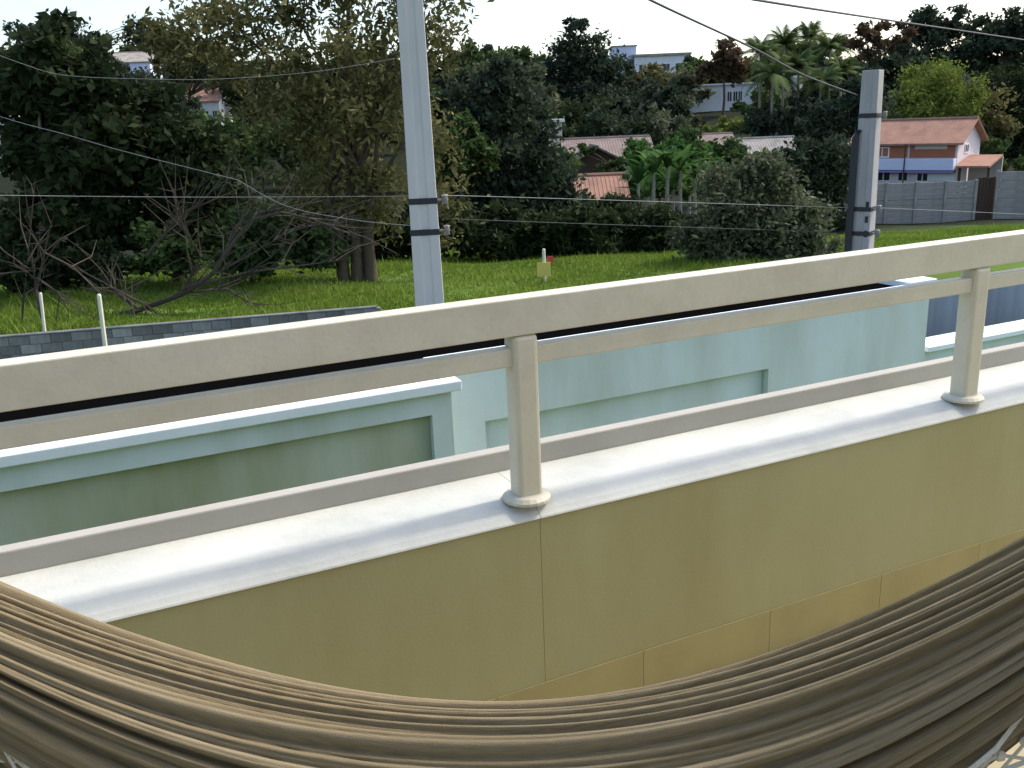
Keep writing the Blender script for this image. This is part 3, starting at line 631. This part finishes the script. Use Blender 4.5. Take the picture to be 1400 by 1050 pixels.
# --- dead branches lying at the meadow edge
def branches(label, Y, polys, r0, twigs):
    P0 = at(polys[0][0][0], polys[0][0][1], Y); g0 = float(gz(P0.x, P0.y))
    e = empty('dead_branch', (P0.x, P0.y, g0)); tag(e, label, 'branch')
    org = Vector((P0.x, P0.y, g0))
    for i, pl in enumerate(polys):
        dy = 0 if i == 0 else random.uniform(-.5, .5)
        pts = [at(x, y, Y + dy*j/len(pl)) - org for j, (x, y) in enumerate(pl)]
        r = r0*(1 if i == 0 else random.uniform(.35, .6))
        mb = MB(); mb.tube(pts, [r*(1 - .75*j/(len(pts)-1)) for j in range(len(pts))], 6)
        for k in range(twigs):
            j = random.randrange(0, len(pts)-1); a = pts[j].lerp(pts[j+1], random.random()); d = (pts[j+1]-pts[j]).normalized()
            d = (d + Vector((random.uniform(-.8, .8), random.uniform(-.8, .8), random.uniform(-.5, .9)))).normalized(); ln = random.uniform(.4, 1.5)
            b = a + d*ln*.5 + Vector((0, 0, random.uniform(-.1, .1))); c2 = b + (d + Vector((random.uniform(-.5, .5), 0, random.uniform(-.3, .3)))).normalized()*ln*.6
            mb.tube([a, b, c2], [.016, .012, .005], 4)
            mb.tube([b, b + Vector((random.uniform(-.5, .5), random.uniform(-.2, .2), random.uniform(-.2, .5)))], [.010, .004], 4)
        mb.build('limb', M['dead'], e)
branches('big fallen bare branch spreading its limbs over the bright grass', 22, [
    [(105, 447), (190, 424), (250, 402), (290, 375), (320, 330), (355, 290), (440, 275)],
    [(250, 402), (275, 350), (250, 310), (240, 300)], [(280, 382), (330, 355), (390, 320), (450, 300)], [(200, 350), (225, 318), (255, 290), (300, 268)],
    [(190, 424), (160, 400), (150, 390)], [(270, 390), (340, 372), (420, 362), (470, 355)], [(300, 360), (330, 300), (345, 262)], [(150, 392), (200, 418), (262, 396)], [(345, 300), (385, 290), (430, 300), (470, 318)], [(250, 400), (310, 395), (350, 418)]], .085, 15)
branches('small bare bush of arching twigs in front of the pale trunk', 21, [
    [(60, 440), (50, 400), (45, 360), (60, 345), (100, 365), (135, 400)], [(48, 370), (20, 372), (-10, 375)], [(50, 380), (80, 400), (90, 420)], [(50, 395), (60, 350), (65, 320)], [(30, 440), (40, 330), (48, 245)]], .05, 7)

# --- grass and weeds of the meadow
def grass(name, n, xr, yr, hmin, hmax, w):
    x = rng.uniform(*xr, n); y = yr[0] + (yr[1]-yr[0])*rng.uniform(0, 1, n)**1.4
    perp = -.4195*x + .9078*y
    dist = 18.05 + .2048*(x + 12.2)            # keep off the block wall
    ok = (perp > 19.3) & ((x > -3) | (y > 17.8 + .2048*(x+13.4) + .35))
    x, y = x[ok], y[ok]; n = len(x)
    patch = .5 + .5*np.sin(x*.7 + 2*np.sin(y*.4))*np.sin(y*.9 + x*.3)
    z = gz(x, y)
    B = 4; x, y, z, patch = (np.repeat(v, B) for v in (x, y, z, patch)); N = len(x)
    x = x + rng.normal(0, .05, N); y = y + rng.normal(0, .05, N)
    h = rng.uniform(hmin, hmax, N)*(.4 + .8*patch)*np.where(rng.uniform(0, 1, N) < .02, 2.2, 1); a = rng.uniform(0, 6.28, N); lean = rng.normal(0, .45, (N, 2))*h[:, None]
    V = np.stack([np.stack([x - w*np.cos(a), y - w*np.sin(a), z - .02], 1), np.stack([x + w*np.cos(a), y + w*np.sin(a), z - .02], 1), np.stack([x + lean[:, 0], y + lean[:, 1], z + h], 1)], 1).reshape(-1, 3)
    me = bpy.data.meshes.new(name); me.vertices.add(3*N); me.vertices.foreach_set('co', V.ravel().astype(np.float32))
    me.loops.add(3*N); me.loops.foreach_set('vertex_index', np.arange(3*N, dtype=np.int32))
    me.polygons.add(N); me.polygons.foreach_set('loop_start', np.arange(0, 3*N, 3, dtype=np.int32)); me.polygons.foreach_set('loop_total', np.full(N, 3, dtype=np.int32))
    big = .5 + .5*np.sin(x*.31 + 1.7*np.sin(y*.23))*np.sin(y*.41 + .6)
    t = np.clip(.05 + .35*patch + .35*big + rng.normal(0, .18, N), 0, 1)
    q = me.attributes.new('tint', 'FLOAT', 'POINT'); q.data.foreach_set('value', np.repeat(t, 3).astype(np.float32))
    me.materials.append(LF['grass']); me.update(calc_edges=True)
    tag(mkobj(name, me), 'bright green meadow grass between the block wall and the trees', 'grass', kind='stuff')
grass('grass', 70000, (-22, 26), (19, 46), .05, .20, .022)

# ------------------------------------------------------------------ hammock
hm = bpy.data.materials.new('hammock_cloth'); hm.use_nodes = True
nt = hm.node_tree; N, L = nt.nodes, nt.links; p = N['Principled BSDF']; p.inputs['Roughness'].default_value = .95; p.inputs['Specular IOR Level'].default_value = .1
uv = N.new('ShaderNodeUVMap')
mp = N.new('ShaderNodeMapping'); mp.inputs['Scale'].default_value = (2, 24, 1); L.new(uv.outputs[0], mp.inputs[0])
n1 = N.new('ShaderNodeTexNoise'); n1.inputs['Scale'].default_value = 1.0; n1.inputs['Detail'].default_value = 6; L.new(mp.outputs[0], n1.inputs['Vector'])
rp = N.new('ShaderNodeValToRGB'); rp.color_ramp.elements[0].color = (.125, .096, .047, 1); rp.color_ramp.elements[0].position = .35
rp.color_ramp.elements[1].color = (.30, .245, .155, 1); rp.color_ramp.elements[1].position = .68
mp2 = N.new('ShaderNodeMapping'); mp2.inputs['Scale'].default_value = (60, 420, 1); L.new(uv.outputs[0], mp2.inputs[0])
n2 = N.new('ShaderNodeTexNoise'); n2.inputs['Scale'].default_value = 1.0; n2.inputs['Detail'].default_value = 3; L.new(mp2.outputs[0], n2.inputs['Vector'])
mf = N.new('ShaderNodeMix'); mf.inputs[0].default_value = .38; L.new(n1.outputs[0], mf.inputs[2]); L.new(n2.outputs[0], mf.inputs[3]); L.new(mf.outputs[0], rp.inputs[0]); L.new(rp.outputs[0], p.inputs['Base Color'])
wv = N.new('ShaderNodeTexNoise'); wv.inputs['Scale'].default_value = 420; tc = N.new('ShaderNodeTexCoord'); L.new(tc.outputs['Object'], wv.inputs['Vector'])
bp = N.new('ShaderNodeBump'); bp.inputs['Strength'].default_value = .35; bp.inputs['Distance'].default_value = .002; L.new(wv.outputs[0], bp.inputs['Height']); L.new(bp.outputs[0], p.inputs['Normal'])
HY = 1.15
hk = empty('hammock', (0, HY, 0)); tag(hk, 'khaki cloth hammock gathered in long folds with cream lace fringe', 'hammock')
NS, NU = 220, 480
xs_ = np.linspace(-1.25, 1.25, NS); us = np.linspace(0, 2*np.pi, NU, endpoint=False)
V = np.zeros((NS, NU, 3))
ph = np.random.default_rng(5).uniform(0, 6.28, 12)
def hcurve(x):      # upper outline of the cloth
    return .697 + np.where(np.asarray(x) < 0, .394, .43)*x*x
for i, x in enumerate(xs_):
    tE = abs(x)/1.25; g = np.clip((1.0 - tE**3.2), .10, 1)
    hw = .085*g + .012; hh = (.165 - .13*x*x if abs(x) < .9 else .06)*g + .018
    zc = hcurve(x) - hh*.96; slope = .84*x
    drift = .10*np.sin(x*1.7 + ph[0]) + .05*np.sin(x*4.1 + ph[1])
    u = us + drift*np.sin(us + ph[2])
    rd_ = np.zeros(NU)
    # rounded pleats with sharp valleys; neighbouring pleats differ in size
    w = u + .07*np.sin(3*u + ph[3] + .5*x) + .05*np.sin(7*u + ph[4] - .8*x)
    s1 = np.abs(np.sin(w*12 + .3)); s2 = np.abs(np.sin(w*21 + ph[6] + .35*np.sin(x*2.2 + ph[7])))
    amp = .75 + .25*np.sin(2*u + ph[8] + 1.1*x)
    rd_ = .031*(s1**.5 - .6)*amp + .014*(s2**.6 - .5) + .004*(np.abs(np.sin(w*33 + ph[9] + .6*np.sin(x*1.4)))**.7 - .5)
    rd_ *= (.25 + .75*g)
    cy, cz = np.cos(us), np.sin(us)
    rad_y = hw + rd_; rad_z = hh + rd_
    V[i, :, 0] = x - cz*rad_z*slope*.45
    V[i, :, 1] = cy*rad_y - .05*(cz < 0)*0
    V[i, :, 2] = zc + cz*rad_z
vv = V.reshape(-1, 3); ii = np.arange(NS*NU).reshape(NS, NU); jj = np.roll(ii, -1, 1)
ff = np.stack([ii[:-1], jj[:-1], jj[1:], ii[1:]], -1).reshape(-1, 4)
me = bpy.data.meshes.new('cloth'); me.from_pydata(vv.tolist(), [], ff.tolist() + [ii[0].tolist(), ii[-1][::-1].tolist()])
uvl = me.uv_layers.new(name='UVMap')
vi = np.zeros(len(me.loops), dtype=np.int32); me.loops.foreach_get('vertex_index', vi)
uu = np.stack([vi // NU / NS, .5 - .5*np.cos((vi % NU)/NU*2*np.pi)*1.0], 1); uu[:, 1] = np.abs(((vi % NU)/NU)*2 - 1)
uvl.data.foreach_set('uv', uu.ravel().astype(np.float32))
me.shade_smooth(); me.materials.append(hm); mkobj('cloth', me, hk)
# clew cords to the hooks
for sgn in (-1, 1):
    ex = 1.25*sgn; ez = hcurve(ex) - .03; hp = Vector((1.72*sgn, 0, 1.93))
    for k in range(10):
        a = 2*math.pi*k/10; s0 = Vector((ex - .01*sgn, .022*math.cos(a), ez + .03*math.sin(a)))
        MB().tube([s0, s0.lerp(hp, .5) + Vector((0, .01*math.cos(a), -.01)), hp], .0035, 5).build('cord', M['rope'], hk)
# lace fringe hanging from the near lower edge
def fringe(name, side):
    mb = MB(); cols = 74; rows = 9
    def node(i, r_):
        x = -1.05 + 2.1*i/cols; zc = hcurve(x); tE = abs(x)/1.25; g = max(.1, 1 - tE**3.2)
        hh = (.165 - .13*x*x if abs(x) < .9 else .06)*g + .018; hw = .085*g + .012
        z0 = zc - hh*1.35
        return Vector((x + .006*math.sin(i*1.3 + r_), side*(hw*1.0 + .012 + .012*math.sin(i*.9 + r_*.6)), z0 - r_*.024 - .01*math.sin(x*9)*r_/rows))
    for i in range(cols):
        for r_ in range(rows):
            if (i + r_) % 2 == 0:
                mb.tube([node(i, r_), node(i+1, r_+1)], .0030, 4)
                mb.tube([node(i+1, r_), node(i, r_+1)], .0030, 4)
            if r_ in (0, 3, 4, 8): mb.tube([node(i, r_), node(i+1, r_)], .0042, 4)
        q = node(i, rows); mb.tube([q, q + Vector((0, .004, -.035)), q + Vector((.004, 0, -.075))], [.005, .0055, .003], 4)
        q = node(i, 2); mb.lathe([(.004, -.008), (.009, -.003), (.009, .003), (.004, .008)], 6, q)
    return tag(mb.build(name, M['lace'], hk), kind='stuff')
fringe('lace_fringe', -1)
# pillars that carry the hammock hooks, either side of the balcony
for sgn, lb in ((-1, 'olive plaster pillar carrying one hammock end near the low block wall side'), (1, 'olive plaster pillar carrying one hammock end on the red-roofed house side')):
    e = empty('pillar', (1.90*sgn, HY, 0)); tag(e, lb, 'pillar')
    MB().box(-.14, .14, -.14, .14, .003, 2.6).build('shaft', M['wall_olive'], e, bevel=.01)
    MB().box(-.17, .17, -.17, .17, .002, .10).build('base', M['skirt'], e, bevel=.006)
    MB().tube([(-.14*sgn, 0, 1.93), (-.20*sgn, 0, 1.93), (-.20*sgn, .0, 1.96)], .008, 6).build('hook', M['metal'], e)
